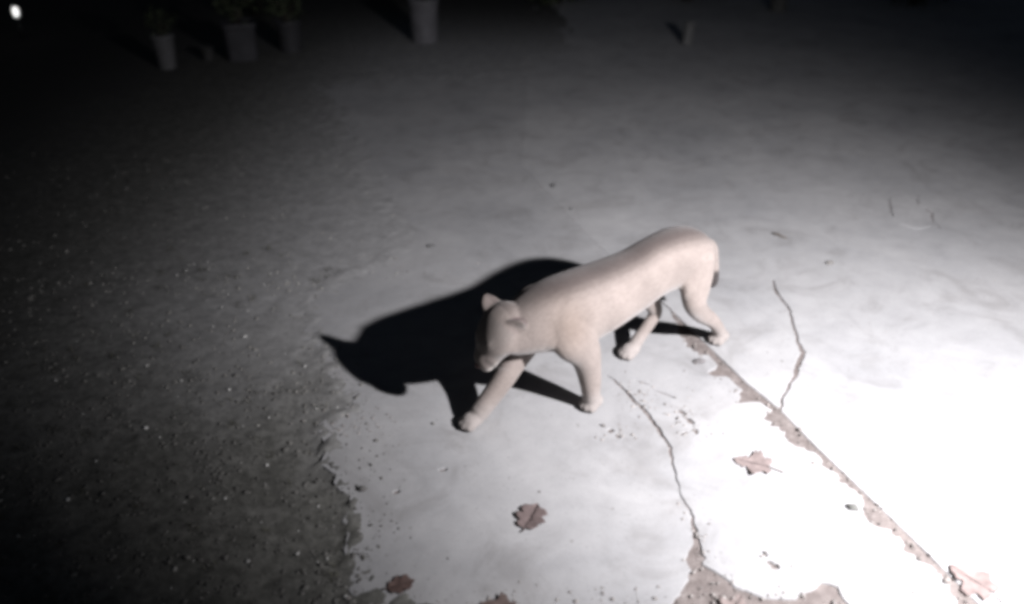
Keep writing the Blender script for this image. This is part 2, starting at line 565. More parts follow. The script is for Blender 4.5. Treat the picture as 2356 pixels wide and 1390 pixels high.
wd_o = link('weeds', tri_mesh('weeds', np.array(WV), np.array(WF), np.array(WC)), tint_material('dry_weeds', 0.8, 0.2))
tag(wd_o, 'short dry weeds growing thinly in the dark soil', 'weeds', kind='stuff')

# crumbs in the joint and on the slabs
pts, siz, cl = [], [], []
def crumb(x, y, s, c, zz=0.0):
    pts.append((x, y, zz)); siz.append(s); cl.append(c)
for i in range(1500):
    k = random.randrange(20, len(jp))
    q, nn, ww = jp[k], jn[k], jw[k]
    if ww < 0.01 and random.random() < 0.85: continue
    o = random.uniform(-0.01, 1.25) * max(ww, 0.012)
    p = q - nn * o + Vector((random.gauss(0, 0.004), random.gauss(0, 0.004)))
    g = random.uniform(0.10, 0.30)
    crumb(p.x, p.y, 0.0015 + 0.007 * random.random() ** 3, (g, g * 0.9, g * 0.84), random.choice((-0.006, -0.004, 0.001)))
for cx, cy, sx, sy, m_ in ((0.68, 2.54, 0.05, 0.07, 120), (0.50, 2.66, 0.04, 0.06, 70), (0.39, 2.47, 0.04, 0.03, 50),
                           (0.62, 1.75, 0.05, 0.06, 35), (0.80, 1.70, 0.14, 0.03, 50), (0.2, 1.68, 0.40, 0.03, 200),
                           (0.81, 1.84, 0.03, 0.03, 25), (1.2, 2.05, 0.05, 0.08, 60), (0.56, 2.78, 0.09, 0.05, 50),
                           (-0.62, 2.52, 0.09, 0.05, 140), (-0.60, 3.80, 0.20, 0.08, 90), (0.60, 1.95, 0.02, 0.08, 60)):
    for i in range(m_):
        g = random.uniform(0.17, 0.34)
        crumb(random.gauss(cx, sx), random.gauss(cy, sy), 0.0012 + 0.006 * random.random() ** 3, (g, g * 0.93, g * 0.88), 0.0008)
for i in range(260):
    g = random.uniform(0.14, 0.30)
    crumb(random.uniform(-0.7, 3.2), random.uniform(1.6, 5.5), 0.001 + 0.0045 * random.random() ** 3, (g, g * 0.95, g * 0.9), 0.0008)
tag(scatter('concrete_crumbs', np.array(pts), np.array(siz), np.array(cl), M_STONE, 0.55),
    'small concrete crumbs and grit scattered along joint and cracks', 'rubble', kind='stuff')

# ------------------------------------------------------------------ single stones on the concrete
def stone(x, y, rx, ry, h, rot, c, label, seed):
    bm = bmesh.new()
    bmesh.ops.create_icosphere(bm, subdivisions=3, radius=1)
    for v in bm.verts:
        k = 1 + 0.35 * mnoise.noise(v.co * 1.3 + Vector((seed, 0, 0))) + 0.12 * mnoise.noise(v.co * 4 + Vector((0, seed, 0)))
        v.co = Vector((v.co.x * rx * k, v.co.y * ry * k, max(v.co.z, -0.45) * h * k))
    me = bpy.data.meshes.new('pebble'); bm.to_mesh(me); bm.free()
    m = Mat('pebble_stone', 0.85, 0.3)
    nz = m.noise(60, 4, 0.6, obj=True)
    m.color(m.ramp(nz, [(0.3, tuple(q * 0.6 for q in c)), (0.7, c)]))
    m.bump(nz, 0.5, 0.004)
    o = link('pebble', me, m.m, None, True)
    o.location = (x, y, h * 0.45)
    o.rotation_euler = (0, 0, rot)
    tag(o, label, 'pebble', 'pebbles lying on the concrete')
stone(1.671, 3.867, 0.022, 0.014, 0.012, 0.2, (0.20, 0.19, 0.18), 'small grey pebble alone on bright slab above the long crack', 1)
stone(0.805, 2.945, 0.026, 0.013, 0.012, 0.1, (0.16, 0.15, 0.15), 'dark oblong pebble at upper end of the crumbled joint', 2)
stone(1.150, 2.068, 0.020, 0.012, 0.012, -0.2, (0.13, 0.13, 0.12), 'dark pebble beside the lower half of the crumbled joint', 3)
stone(1.098, 2.485, 0.010, 0.009, 0.008, 0.5, (0.22, 0.20, 0.19), 'tiny pebble on the joint below the leaf-shaped spall', 4)
stone(0.269, 4.935, 0.018, 0.024, 0.014, 0.4, (0.18, 0.18, 0.18), 'small dark pebble on dim concrete far above the cat', 5)
stone(-0.440, 4.069, 0.026, 0.010, 0.010, 0.1, (0.14, 0.14, 0.14), 'dark flat pebble beyond the shadow near the slab edge', 6)
stone(-0.520, 2.16, 0.016, 0.012, 0.010, 0.3, (0.13, 0.125, 0.12), 'dark pebble on slab corner beside the soil', 7)
stone(0.360, 4.57, 0.012, 0.016, 0.008, 0.9, (0.20, 0.20, 0.20), 'faint small pebble on concrete above the cat hip', 8)

# twig
tv = [Vector((1.470, 4.228, 0.006)), Vector((1.490, 4.212, 0.010)), Vector((1.508, 4.190, 0.007)), Vector((1.532, 4.166, 0.006))]
def tube(name, path, radii, mat, parent=None, n=8):
    V, F = [], []
    for i, p in enumerate(path):
        d = (path[min(i + 1, len(path) - 1)] - path[max(i - 1, 0)]).normalized()
        s = d.cross(Vector((0, 0, 1)))
        if s.length < 0.05: s = d.cross(Vector((1, 0, 0)))
        s.normalize(); u = s.cross(d)
        for k in range(n):
            a = k / n * math.tau
            V.append(tuple(p + (s * math.cos(a) + u * math.sin(a)) * radii[i]))
    for i in range(len(path) - 1):
        for k in range(n):
            F.append((i * n + k, i * n + (k + 1) % n, (i + 1) * n + (k + 1) % n, (i + 1) * n + k))
    F.append(tuple(reversed(range(n)))); F.append(tuple(range((len(path) - 1) * n, len(path) * n)))
    return link(name, pyd(name, V, F), mat, parent, True)
mt = Mat('twig_bark', 0.9); mt.color((0.11, 0.095, 0.08))
tag(tube('twig', tv, [0.006, 0.007, 0.006, 0.004], mt.m), 'short dark twig on the pale slab behind the cat rump', 'twig')

# ------------------------------------------------------------------ dead leaves
def leaf_material(c, seed):
    m = Mat('dead_leaf', 0.75, 0.25)
    nz = m.noise(35, 4, 0.6, obj=True)
    m.color(m.ramp(nz, [(0.3, tuple(q * 0.62 for q in c)), (0.65, c), (0.85, tuple(min(1, q * 1.2) for q in c))]))
    m.bump(nz, 0.4, 0.004)
    return m.m
LOBES = {   # outline of half a blade: (along, out) from stem to tip
    'maple': [(0.0, 0.02), (-0.10, 0.18), (-0.04, 0.36), (0.10, 0.30), (0.16, 0.34), (0.28, 0.58), (0.36, 0.52), (0.44, 0.54),
              (0.50, 0.34), (0.56, 0.20), (0.68, 0.28), (0.74, 0.20), (0.84, 0.18), (1.0, 0.0)],
    'ragged': [(0.0, 0.03), (0.03, 0.20), (0.15, 0.30), (0.22, 0.24), (0.34, 0.44), (0.46, 0.40), (0.52, 0.27), (0.64, 0.36),
               (0.78, 0.28), (0.84, 0.14), (1.0, 0.0)],
}
def leaf(x, y, rot, L, kind, c, label, curl=0.25, stem=0.35, seed=1, lift=0.004):
    half = LOBES[kind]
    rows = []
    rnd = random.Random(seed)
    V, F = [], []
    K = 6
    def h(a, b):
        return L * (curl * (b * b) * 1.0 + 0.10 * math.sin(a * 5 + seed) * abs(b) + 0.05 * mnoise.noise(Vector((a * 3, b * 3, seed)))
                    + 0.10 * curl * (a - 0.5) ** 2)
    for sd in (-1, 1):
        for a, b in half:
            a2, b2 = a + rnd.uniform(-.02, .02), b * rnd.uniform(0.85, 1.12)
            for k in range(K + 1):
                t = k / K
                am = a2 * t + (min(max(a2, 0.0), 1.0) * 0.9 + 0.05) * (1 - t)
                V.append(((am - 0.5) * L, sd * b2 * t * L, h(am, b2 * t)))
        o = 0 if sd < 0 else len(half) * (K + 1)
        for i in range(len(half) - 1):
            for k in range(K):
                a_, b_ = o + i * (K + 1) + k, o + (i + 1) * (K + 1) + k
                F.append((a_, b_, b_ + 1, a_ + 1) if sd > 0 else (a_, a_ + 1, b_ + 1, b_))
    zmin = min(v[2] for v in V)
    V = [(p[0], p[1], p[2] - zmin) for p in V]
    me = pyd('dead_leaf', V, F)
    o = link('dead_leaf', me, leaf_material(c, seed), None, True)
    so = o.modifiers.new('thickness', 'SOLIDIFY'); so.thickness = 0.0012
    o.location = (x, y, lift); o.rotation_euler = (0, 0, rot)
    mm = Mat('leaf_stem', 0.85); mm.color(tuple(q * 0.55 for q in c))
    z0 = h(0.05, 0) - zmin
    tube('stem', [Vector((-0.44 * L, 0, z0 + .001)), Vector((-0.62 * L, 0.02 * L, z0 * 0.7 + 0.002)), Vector((-(0.5 + stem) * L, 0.07 * L, 0.002))],
         [0.0022, 0.002, 0.0022], mm.m, o)
    tube('midrib', [Vector(((a - 0.5) * L, 0, h(a, 0) - zmin + 0.001)) for a in (0.05, 0.3, 0.6, 0.9)], [0.002, 0.0016, 0.0012, 0.0006], mm.m, o, 6)
    tag(o, label, 'leaf', 'dead leaves on the concrete')
leaf(0.862, 2.295, 2.75, 0.125, 'maple', (0.24, 0.195, 0.185), 'pale pinkish lobed dead leaf with long stem on the middle slab', 0.12, 0.45, 1)
leaf(0.066, 2.030, 1.2, 0.125, 'ragged', (0.15, 0.115, 0.11), 'dark curled brown leaf alone on the grey slab below the cat', 0.5, 0.15, 2)
leaf(1.40, 1.765, 2.2, 0.13, 'maple', (0.22, 0.172, 0.162), 'pale tan leaf beside the joint in the lower right corner', 0.15, 0.3, 3)
leaf(-0.335, 1.742, 0.4, 0.085, 'ragged', (0.12, 0.08, 0.07), 'small brown leaf at the near slab edge beside the soil', 0.3, 0.2, 4)
leaf(-0.05, 1.655, 2.9, 0.10, 'maple', (0.13, 0.095, 0.085), 'brown leaf cut by the bottom edge of the picture', 0.25, 0.3, 5)
leaf(0.665, 1.672, 1.0, 0.085, 'maple', (0.22, 0.18, 0.168), 'pale leaf lying in the broken hole between the slabs', 0.15, 0.2, 6, -0.004)

# ------------------------------------------------------------------ the cat
CAT_F = Vector((-0.797, -0.604, 0)).normalized()
cat = empty('wild_cat', (0.40, 2.81, 0), math.atan2(CAT_F.y, CAT_F.x))
tag(cat, 'tan big cat walking head down across the concrete with a dark tail tip', 'cat')

BV, BF = [], []
def loft(rings, hint, n=20, power=2.0):
    """rings: (centre, half width along hint, half height); closed tube added to the body soup"""
    hint = Vector(hint)
    b0 = len(BV)
    C = [Vector(r[0]) for r in rings]
    for i, (c, wd, ht) in enumerate(rings):
        T = (C[min(i + 1, len(C) - 1)] - C[max(i - 1, 0)]).normalized()
        S = (hint - T * hint.dot(T)).normalized()
        U = T.cross(S)
        for k in range(n):
            a = k / n * math.tau
            ca, sa = math.cos(a), math.sin(a)
            e = 2 / power
            ca = math.copysign(abs(ca) ** e, ca); sa = math.copysign(abs(sa) ** e, sa)
            BV.append(tuple(Vector(c) + S * (ca * wd) + U * (sa * ht)))
    m = len(rings)
    for i in range(m - 1):
        for k in range(n):
            BF.append((b0 + i * n + k, b0 + i * n + (k + 1) % n, b0 + (i + 1) * n + (k + 1) % n, b0 + (i + 1) * n + k))
    for i, flip in ((0, True), (m - 1, False)):
        ci = len(BV); BV.append(tuple(Vector(rings[i][0])))
        for k in range(n):
            a, b = b0 + i * n + k, b0 + i * n + (k + 1) % n
            BF.append((b, a, ci) if flip else (a, b, ci))

def smooth_rings(rings, sub=4):
    """Catmull-Rom through the rings"""
    A = np.array([[*r[0], r[1], r[2]] for r in rings], float)
    out = []
    for i in range(len(A) - 1):
        p0, p1, p2, p3 = A[max(i - 1, 0)], A[i], A[i + 1], A[min(i + 2, len(A) - 1)]
        for k in range(sub):
            t = k / sub
            q = 0.5 * ((2 * p1) + (-p0 + p2) * t + (2 * p0 - 5 * p1 + 4 * p2 - p3) * t * t + (-p0 + 3 * p1 - 3 * p2 + p3) * t ** 3)
            out.append(((q[0], q[1], q[2]), max(q[3], 0.004), max(q[4], 0.004)))
    out.append(rings[-1])
    return out

def ball(c, rx, ry, rz, rot=None, n=12):
    rings = []
    for i in range(1, 8):
        a = -math.pi / 2 + math.pi * i / 8
        rings.append((Vector((math.sin(a) * rx, 0, 0)), math.cos(a) * ry, math.cos(a) * rz))
    s = len(BV)
    loft([(tuple(r[0]), r[1], r[2]) for r in rings], (0, 1, 0), n)
    for i in range(s, len(BV)):
        v = Vector(BV[i])
        if rot: v = rot @ v
        BV[i] = tuple(v + Vector(c))

# head frame: turned a little to the cat's left, nose towards the ground
yaw, pitch, roll = R(-8), R(-46), R(4)
hf = Vector((math.cos(pitch) * math.cos(yaw), math.cos(pitch) * math.sin(yaw), math.sin(pitch)))
hl = Vector((-math.sin(yaw), math.cos(yaw), 0))
hd = hf.cross(hl)
hl, hd = hl * math.cos(roll) - hd * math.sin(roll), hd * math.cos(roll) + hl * math.sin(roll)
NOSE = Vector((0.618, -0.052, 0.300))
HS = 1.2
HO = NOSE - hf * 0.122 * HS + hd * 0.016
def H(f, l, d): return HO + (hf * f + hl * l + hd * d) * HS

# trunk and neck
loft(smooth_rings([
    ((-0.522, 0, 0.474), 0.030, 0.032), ((-0.506, 0, 0.470), 0.060, 0.062), ((-0.468, 0, 0.466), 0.090, 0.092),
    ((-0.41, 0, 0.466), 0.108, 0.118), ((-0.32, 0, 0.472), 0.110, 0.130), ((-0.21, 0, 0.466), 0.096, 0.132),
    ((-0.08, 0, 0.440), 0.106, 0.135), ((0.08, 0, 0.424), 0.118, 0.148), ((0.22, 0, 0.420), 0.124, 0.155),
    ((0.33, -0.002, 0.432), 0.115, 0.142), ((0.41, -0.006, 0.426), 0.102, 0.118), ((0.455, -0.014, 0.416), 0.092, 0.101),
    ((0.490, -0.022, 0.408), 0.083, 0.088), ((0.520, -0.030, 0.400), 0.072, 0.074), ((0.540, -0.034, 0.392), 0.045, 0.045)]), (0, 1, 0), 28, 2.15)
# shoulder blades
for s_, u0 in ((1, 0.30), (-1, 0.36)):
    loft(smooth_rings([((u0 - 0.02, s_ * 0.050, 0.535), 0.020, 0.03), ((u0, s_ * 0.066, 0.50), 0.036, 0.058),
                       ((u0 + 0.025, s_ * 0.080, 0.44), 0.042, 0.075), ((u0 + 0.035, s_ * 0.080, 0.38), 0.038, 0.060)]), (0, 1, 0))
# muscle: shoulder point, upper arm, haunch, thigh, ribcage
for s_, u_ in ((1, -0.015), (-1, 0.03)):
    ball((0.390 + u_, s_ * 0.074, 0.410), 0.050, 0.032, 0.066)
    ball((0.275 + u_, s_ * 0.108, 0.345), 0.058, 0.030, 0.060)
    ball((0.100, s_ * 0.088, 0.415), 0.135, 0.034, 0.095)
for s_, u_ in ((1, 0.0), (-1, 0.04)):
    ball((-0.345 + u_, s_ * 0.096, 0.375), 0.055, 0.034, 0.075)
    ball((-0.405 + u_, s_ * 0.084, 0.450), 0.066, 0.040, 0.078)
# skull and muzzle
loft(smooth_rings([
    (tuple(H(-0.086, 0, -0.004)), 0.0374, 0.0408), (tuple(H(-0.066, 0, 0.002)), 0.0699, 0.0636), (tuple(H(-0.03, 0, 0.004)), 0.0874, 0.0732),
    (tuple(H(0.005, 0, 0.0)), 0.0899, 0.0720), (tuple(H(0.038, 0, -0.006)), 0.0774, 0.0636), (tuple(H(0.066, 0, -0.015)), 0.0561, 0.0504),
    (tuple(H(0.092, 0, -0.020)), 0.0487, 0.0432), (tuple(H(0.112, 0, -0.022)), 0.0387, 0.0348), (tuple(H(0.122, 0, -0.020)), 0.0200, 0.0192)]), hl, 24, 2.2)
# brow, muzzle pads, chin
Rh = Matrix((hf, hl, hd)).transposed()
for s_ in (1, -1):
    ball(H(0.030, s_ * 0.031, 0.036), 0.0288, 0.0204, 0.0168, Rh)
    ball(H(0.098, s_ * 0.018, -0.026), 0.0288, 0.0240, 0.0228, Rh)
    ball(H(0.000, s_ * 0.054, -0.022), 0.0408, 0.0264, 0.0360, Rh)
ball(H(0.090, 0, -0.046), 0.0264, 0.0228, 0.0144, Rh)
# ears: rounded, laid half back
EAR_TIPS = []
for s_ in (1, -1):
    b = H(-0.046, s_ * 0.044, 0.036)
    if s_ > 0:      # near ear folded back, flat against the neck
        b = H(-0.042, 0.052, 0.020)
        dr, side = (hd * 0.30 - hf * 0.74 + hl * 0.60).normalized(), hd * 0.8 - hl * 0.3 + hf * 0.1
    else:           # far ear turned outwards
        dr, side = (hd * 0.55 - hf * 0.28 - hl * 0.78).normalized(), hf + hd * 0.2
    loft(smooth_rings([(tuple(b - dr * 0.03), 0.044, 0.020), (tuple(b + dr * 0.004), 0.042, 0.015), (tuple(b + dr * 0.026), 0.037, 0.010),
                       (tuple(b + dr * 0.048), 0.026, 0.009), (tuple(b + dr * 0.064), 0.012, 0.007)]), side, 14)
    EAR_TIPS.append((b, dr))

def paw(c, yaw_, k=1.0):
    c = Vector(c)
    Rz = Matrix.Rotation(yaw_, 3, 'Z')
    ball(c + Rz @ Vector((-0.004, 0, 0.030)), 0.046 * k, 0.040 * k, 0.030, Rz)
    for j, off in enumerate((-0.030, -0.0105, 0.0105, 0.030)):
        fx = 0.034 if j in (1, 2) else 0.022
        ball(c + Rz @ Vector((fx, off, 0.0185)), 0.024 * k, 0.0125 * k, 0.0185, Rz)
def leg(pts, pawpos, yaw_=0.0):
    loft(smooth_rings(pts), (0, 1, 0), 18, 2.1)
    paw(pawpos, yaw_)
# near fore (left): upright, carrying weight
leg([((0.325, 0.070, 0.46), 0.045, 0.085), ((0.288, 0.088, 0.37), 0.054, 0.090), ((0.236, 0.097, 0.29), 0.049, 0.070),
     ((0.212, 0.098, 0.215), 0.044, 0.054), ((0.194, 0.097, 0.13), 0.039, 0.044), ((0.186, 0.095, 0.075), 0.036, 0.037), ((0.180, 0.094, 0.035), 0.036, 0.036)],
    (0.175, 0.093, 0), 0.05)
# far fore (right): reaching forward
leg([((0.355, -0.070, 0.45), 0.045, 0.085), ((0.354, -0.084, 0.37), 0.052, 0.086), ((0.358, -0.092, 0.300), 0.050, 0.072),
     ((0.414, -0.096, 0.222), 0.044, 0.055), ((0.486, -0.097, 0.138), 0.040, 0.045), ((0.550, -0.097, 0.079), 0.038, 0.040), ((0.592, -0.097, 0.042), 0.038, 0.037)],
    (0.620, -0.097, 0), -0.05)
# near hind (left): trailing
leg([((-0.40, 0.062, 0.50), 0.045, 0.078), ((-0.385, 0.080, 0.42), 0.054, 0.084), ((-0.372, 0.092, 0.345), 0.050, 0.070),
     ((-0.380, 0.095, 0.280), 0.042, 0.052), ((-0.432, 0.091, 0.215), 0.034, 0.042), ((-0.500, 0.086, 0.160), 0.030, 0.035),
     ((-0.548, 0.082, 0.115), 0.028, 0.030), ((-0.583, 0.079, 0.07), 0.029, 0.030), ((-0.603, 0.077, 0.035), 0.031, 0.031)],
    (-0.600, 0.077, 0), 0.0)
# far hind (right): swung forward
leg([((-0.40, -0.062, 0.50), 0.045, 0.080), ((-0.385, -0.080, 0.42), 0.052, 0.106), ((-0.315, -0.090, 0.345), 0.047, 0.082),
     ((-0.285, -0.092, 0.290), 0.040, 0.060), ((-0.318, -0.088, 0.225), 0.031, 0.042), ((-0.345, -0.085, 0.165), 0.027, 0.031),
     ((-0.300, -0.083, 0.115), 0.026, 0.028), ((-0.245, -0.081, 0.065), 0.028, 0.028), ((-0.220, -0.081, 0.035), 0.030, 0.030)],
    (-0.200, -0.081, 0), 0.0)
# tail: hangs behind the rump
TAIL = [((-0.47, 0, 0.476), 0.036, 0.036), ((-0.520, 0, 0.474), 0.032, 0.032), ((-0.566, -0.006, 0.444), 0.027, 0.027), ((-0.592, -0.012, 0.395), 0.025, 0.025),
        ((-0.612, -0.016, 0.335), 0.024, 0.024), ((-0.622, -0.018, 0.285), 0.026, 0.026), ((-0.624, -0.018, 0.248), 0.023, 0.023), ((-0.624, -0.018, 0.226), 0.010, 0.010)]
loft(smooth_rings(TAIL), (0, 1, 0), 14)

soup = link('body', pyd('body', BV, BF))
bm = bmesh.new(); bm.from_mesh(soup.data); bmesh.ops.recalc_face_normals(bm, faces=bm.faces[:]); bm.to_mesh(soup.data); bm.free()
rm = soup.modifiers.new('one_skin', 'REMESH'); rm.mode = 'VOXEL'; rm.voxel_size = 0.0055; rm.adaptivity = 0
sm = soup.modifiers.new('soften', 'SMOOTH'); sm.factor = 0.5; sm.iterations = 12
dg = bpy.context.evaluated_depsgraph_get()
me = bpy.data.meshes.new_from_object(soup.evaluated_get(dg))
bpy.data.objects.remove(soup)
me.name = 'body'

nv = len(me.vertices)
co = np.empty(nv * 3, np.float32); me.vertices.foreach_get('co', co); co = co.reshape(-1, 3)
no = np.empty(nv * 3, np.float32); me.vertices.foreach_get('normal', no); no = no.reshape(-1, 3)
TAN = np.array([0.242, 0.208, 0.190]); PALE = np.array([0.33, 0.312, 0.302]); DARK = np.array([0.045, 0.039, 0.038]); BACK_SHADE = np.array([0.075, 0.061, 0.057])
def sstep(x, a, b):
    t = np.clip((x - a) / (b - a), 0, 1)
    return t * t * (3 - 2 * t)
def coat(co, no):
    c = np.repeat(TAN[None], len(co), 0)
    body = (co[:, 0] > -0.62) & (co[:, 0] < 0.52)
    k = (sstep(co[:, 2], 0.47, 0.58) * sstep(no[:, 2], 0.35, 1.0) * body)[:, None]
    c = c * (1 - k) + BACK_SHADE * k                                    # darker line along the spine: shade on the back painted into the coat
    k = (sstep(-no[:, 2], 0.2, 0.8) * sstep(co[:, 2], 0.12, 0.25))[:, None]
    c = c * (1 - k) + PALE * k                                    # pale underside
    k = (sstep(-co[:, 2], -0.14, -0.03) * 0.5)[:, None]
    c = c * (1 - k) + PALE * k                                    # pale feet
    k = (sstep(-co[:, 2], -0.335, -0.310) * ((co[:, 0] < -0.565) & (np.abs(co[:, 1] + 0.022) < 0.032) & (co[:, 2] > 0.22)))[:, None]
    c = c * (1 - k) + DARK * k                                    # tail tip
    rel = co - np.array(HO)
    f = rel @ np.array(hf) / HS; l = rel @ np.array(hl) / HS; d = rel @ np.array(hd) / HS
    for b, dr in EAR_TIPS:
        r2 = co - np.array(b)
        t = r2 @ np.array(dr)
        s = np.linalg.norm(r2 - t[:, None] * np.array(dr), axis=1)
        back = sstep(-(no @ np.array(hf)), -0.3, 0.35)
        k = (sstep(t, -0.004, 0.02) * sstep(-s, -0.036, -0.022) * back * (0.8 if np.array(dr) @ np.array(hl) > 0 else 0.3))[:, None]
        c = c * (1 - k) + np.array([0.10, 0.072, 0.074]) * k                          # dark backs of the ears
    head = (f > -0.03) & (f < 0.14) & (np.abs(l) < 0.085) & (np.abs(d) < 0.075)
    k = (head * sstep(d, 0.0, 0.035) * 0.75)[:, None]
    c = c * (1 - k) + np.array([0.20, 0.178, 0.165]) * k          # grey-brown forehead and bridge
    k = (head * sstep(f, 0.068, 0.085) * sstep(-d, 0.015, 0.03))[:, None]
    c = c * (1 - k) + np.array([0.60, 0.56, 0.52]) * k            # pale muzzle and chin
    k = (head * np.exp(-(((f - 0.088) / 0.010) ** 2)) * sstep(np.abs(l), 0.022, 0.034) * 0.7 * (d > -0.035))[:, None]
    c = c * (1 - k) + DARK * k                                    # dark patch at the whiskers
    n1 = np.array([mnoise.fractal(Vector((p[0] * 7, p[1] * 7, p[2] * 7)), 0.9, 2.0, 3) for p in co.tolist()])[:, None]
    c = c * (1 + 0.16 * n1)
    sh = np.exp(-(((co[:, 0] - 0.33) / 0.09) ** 2) - (((co[:, 2] - 0.44) / 0.10) ** 2))[:, None]
    return c * (1 - sh * np.array([[0.16, 0.20, 0.24]]))        # browner over the shoulder
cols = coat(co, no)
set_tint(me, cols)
mf = Mat('short_fur', 0.95, 0.1)
fn = mf.noise(55, 4, 0.65, obj=True)
mf.color(mf.mix(0.6, mf.tint(), mf.ramp(fn, [(0.3, (0.78, 0.77, 0.76)), (0.7, (1.08, 1.07, 1.06))]), 'MULTIPLY'))
mf.b.inputs['Sheen Weight'].default_value = 0.15
mp = mf.n('ShaderNodeMapping'); mp.inputs['Scale'].default_value = (28, 150, 110)
mf.l(mf.pos(True), mp.inputs['Vector'])
hx = mf.n('ShaderNodeTexNoise'); hx.inputs['Scale'].default_value = 1.6; hx.inputs['Detail'].default_value = 5; hx.inputs['Distortion'].default_value = 0.8
mf.l(mp.outputs[0], hx.inputs['Vector'])
mf.bump(hx.outputs['Fac'], 0.5, 0.006)
mf.color(mf.mix(0.4, mf.mix(0.35, mf.tint(), mf.ramp(fn, [(0.3, (0.78, 0.77, 0.76)), (0.7, (1.08, 1.07, 1.06))]), 'MULTIPLY'),
                mf.ramp(hx.outputs['Fac'], [(0.35, (0.72, 0.70, 0.69)), (0.6, (1.1, 1.1, 1.1))]), 'MULTIPLY'))
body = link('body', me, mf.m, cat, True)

def small(name, c, rx, ry, rz, rot, mat, parent):
    bm = bmesh.new(); bmesh.ops.create_uvsphere(bm, u_segments=16, v_segments=10, radius=1)
    m4 = Matrix.Translation(c) @ rot.to_4x4() @ Matrix.Diagonal((rx, ry, rz, 1))
    bmesh.ops.transform(bm, matrix=m4, verts=bm.verts[:])
    me_ = bpy.data.meshes.new(name); bm.to_mesh(me_); bm.free()
    return link(name, me_, mat, parent, True)
mn = Mat('nose_skin', 0.5, 0.4); mn.color((0.16, 0.085, 0.08))
small('nose', H(0.121, 0, -0.010), 0.008, 0.014, 0.010, Rh, mn.m, cat)
me_ = Mat('eye', 0.12, 0.5); me_.color((0.05, 0.04, 0.025))
for s_ in (1, -1):
    small('eye', H(0.043, s_ * 0.036, 0.031), 0.009, 0.008, 0.008, Rh, me_.m, cat)
mk = Mat('claw_horn', 0.4, 0.4); mk.color((0.10, 0.085, 0.07))
mw = Mat('whisker', 0.6); mw.color((0.30, 0.29, 0.28))
for s_ in (1, -1):
    for k in range(4):
        p0 = H(0.098 - 0.004 * k, s_ * 0.034, -0.020 - 0.006 * k)
        d_ = (hl * s_ * 0.8 - hf * 0.35 - hd * (0.1 + 0.12 * k)).normalized()
        tube('whisker', [p0, p0 + d_ * 0.03, p0 + d_ * 0.055 - hd * 0.006], [0.0004, 0.0003, 0.0002], mw.m, cat, 5)

# ------------------------------------------------------------------ far end of the yard
def pot_material(name, c):
    m = Mat(name, 0.6, 0.35)
    nz = m.noise(7, 5, 0.65, 0.5, obj=True)
    m.color(m.ramp(nz, [(0.3, tuple(q * 0.6 for q in c)), (0.65, c)]))
    m.bump(m.noise(40, 3, 0.6, obj=True), 0.2, 0.004)
    return m.m
def lathe(name, prof, mat, parent=None, n=28, sq=2.0):
    V, F = [], []
    for r, z in prof:
        for k in range(n):
            a = k / n * math.tau
            ca, sa = math.cos(a), math.sin(a)
            e = 2 / sq
            V.append((math.copysign(abs(ca) ** e, ca) * r, math.copysign(abs(sa) ** e, sa) * r, z))
    for i in range(len(prof) - 1):
        for k in range(n):
            F.append((i * n + k, i * n + (k + 1) % n, (i + 1) * n + (k + 1) % n, (i + 1) * n + k))
    F.append(tuple(reversed(range(n))))
    F.append(tuple((len(prof) - 1) * n + k for k in range(n)))
    o = link(name, pyd(name, V, F), mat, parent, True)
    return o
M_EARTH = Mat('pot_earth', 0.95); M_EARTH.color((0.035, 0.03, 0.025)); M_EARTH = M_EARTH.m

def leaf_cloud(name, n, rx, ry, rz, zc, size, mat, parent, seed, hollow=0.35):
    rg = np.random.default_rng(seed)
    d = rg.standard_normal((n, 3)); d /= np.linalg.norm(d, axis=1)[:, None]
    clumps = rg.standard_normal((14, 3)); clumps /= np.linalg.norm(clumps, axis=1)[:, None]
    lump = 0.72 + 0.38 * np.max(d @ clumps.T, axis=1) ** 6
    r = (hollow + (1 - hollow) * rg.random(n) ** 0.5) * lump
    P = d * r[:, None] * np.array([[rx, ry, rz]]) + np.array([[0, 0, zc]])
    P[:, 2] = np.maximum(P[:, 2], 0.01)
    a = rg.standard_normal((n, 3)); a /= np.linalg.norm(a, axis=1)[:, None]
    b = np.cross(a, rg.standard_normal((n, 3))); b /= np.linalg.norm(b, axis=1)[:, None]
    s = size * rg.uniform(0.6, 1.3, (n, 1))
    V = np.stack([P - a * s, P + b * s * 0.4, P + a * s, P - b * s * 0.4], 1).reshape(-1, 3)
    q_ = np.arange(n)[:, None] * 4
    F = np.concatenate([q_ + np.array([[0, 1, 2]]), q_ + np.array([[0, 2, 3]])])
    k = rg.uniform(0.6, 1.3, (n, 1))
    C = np.repeat(np.array([[0.05, 0.062, 0.035]]) * k, 4, 0)
    return link(name, tri_mesh(name, V, F, C), mat, parent)
M_LEAF = tint_material('foliage', 0.7, 0.25)
M_BARK = Mat('bark', 0.9); M_BARK.color((0.06, 0.05, 0.04)); M_BARK = M_BARK.m

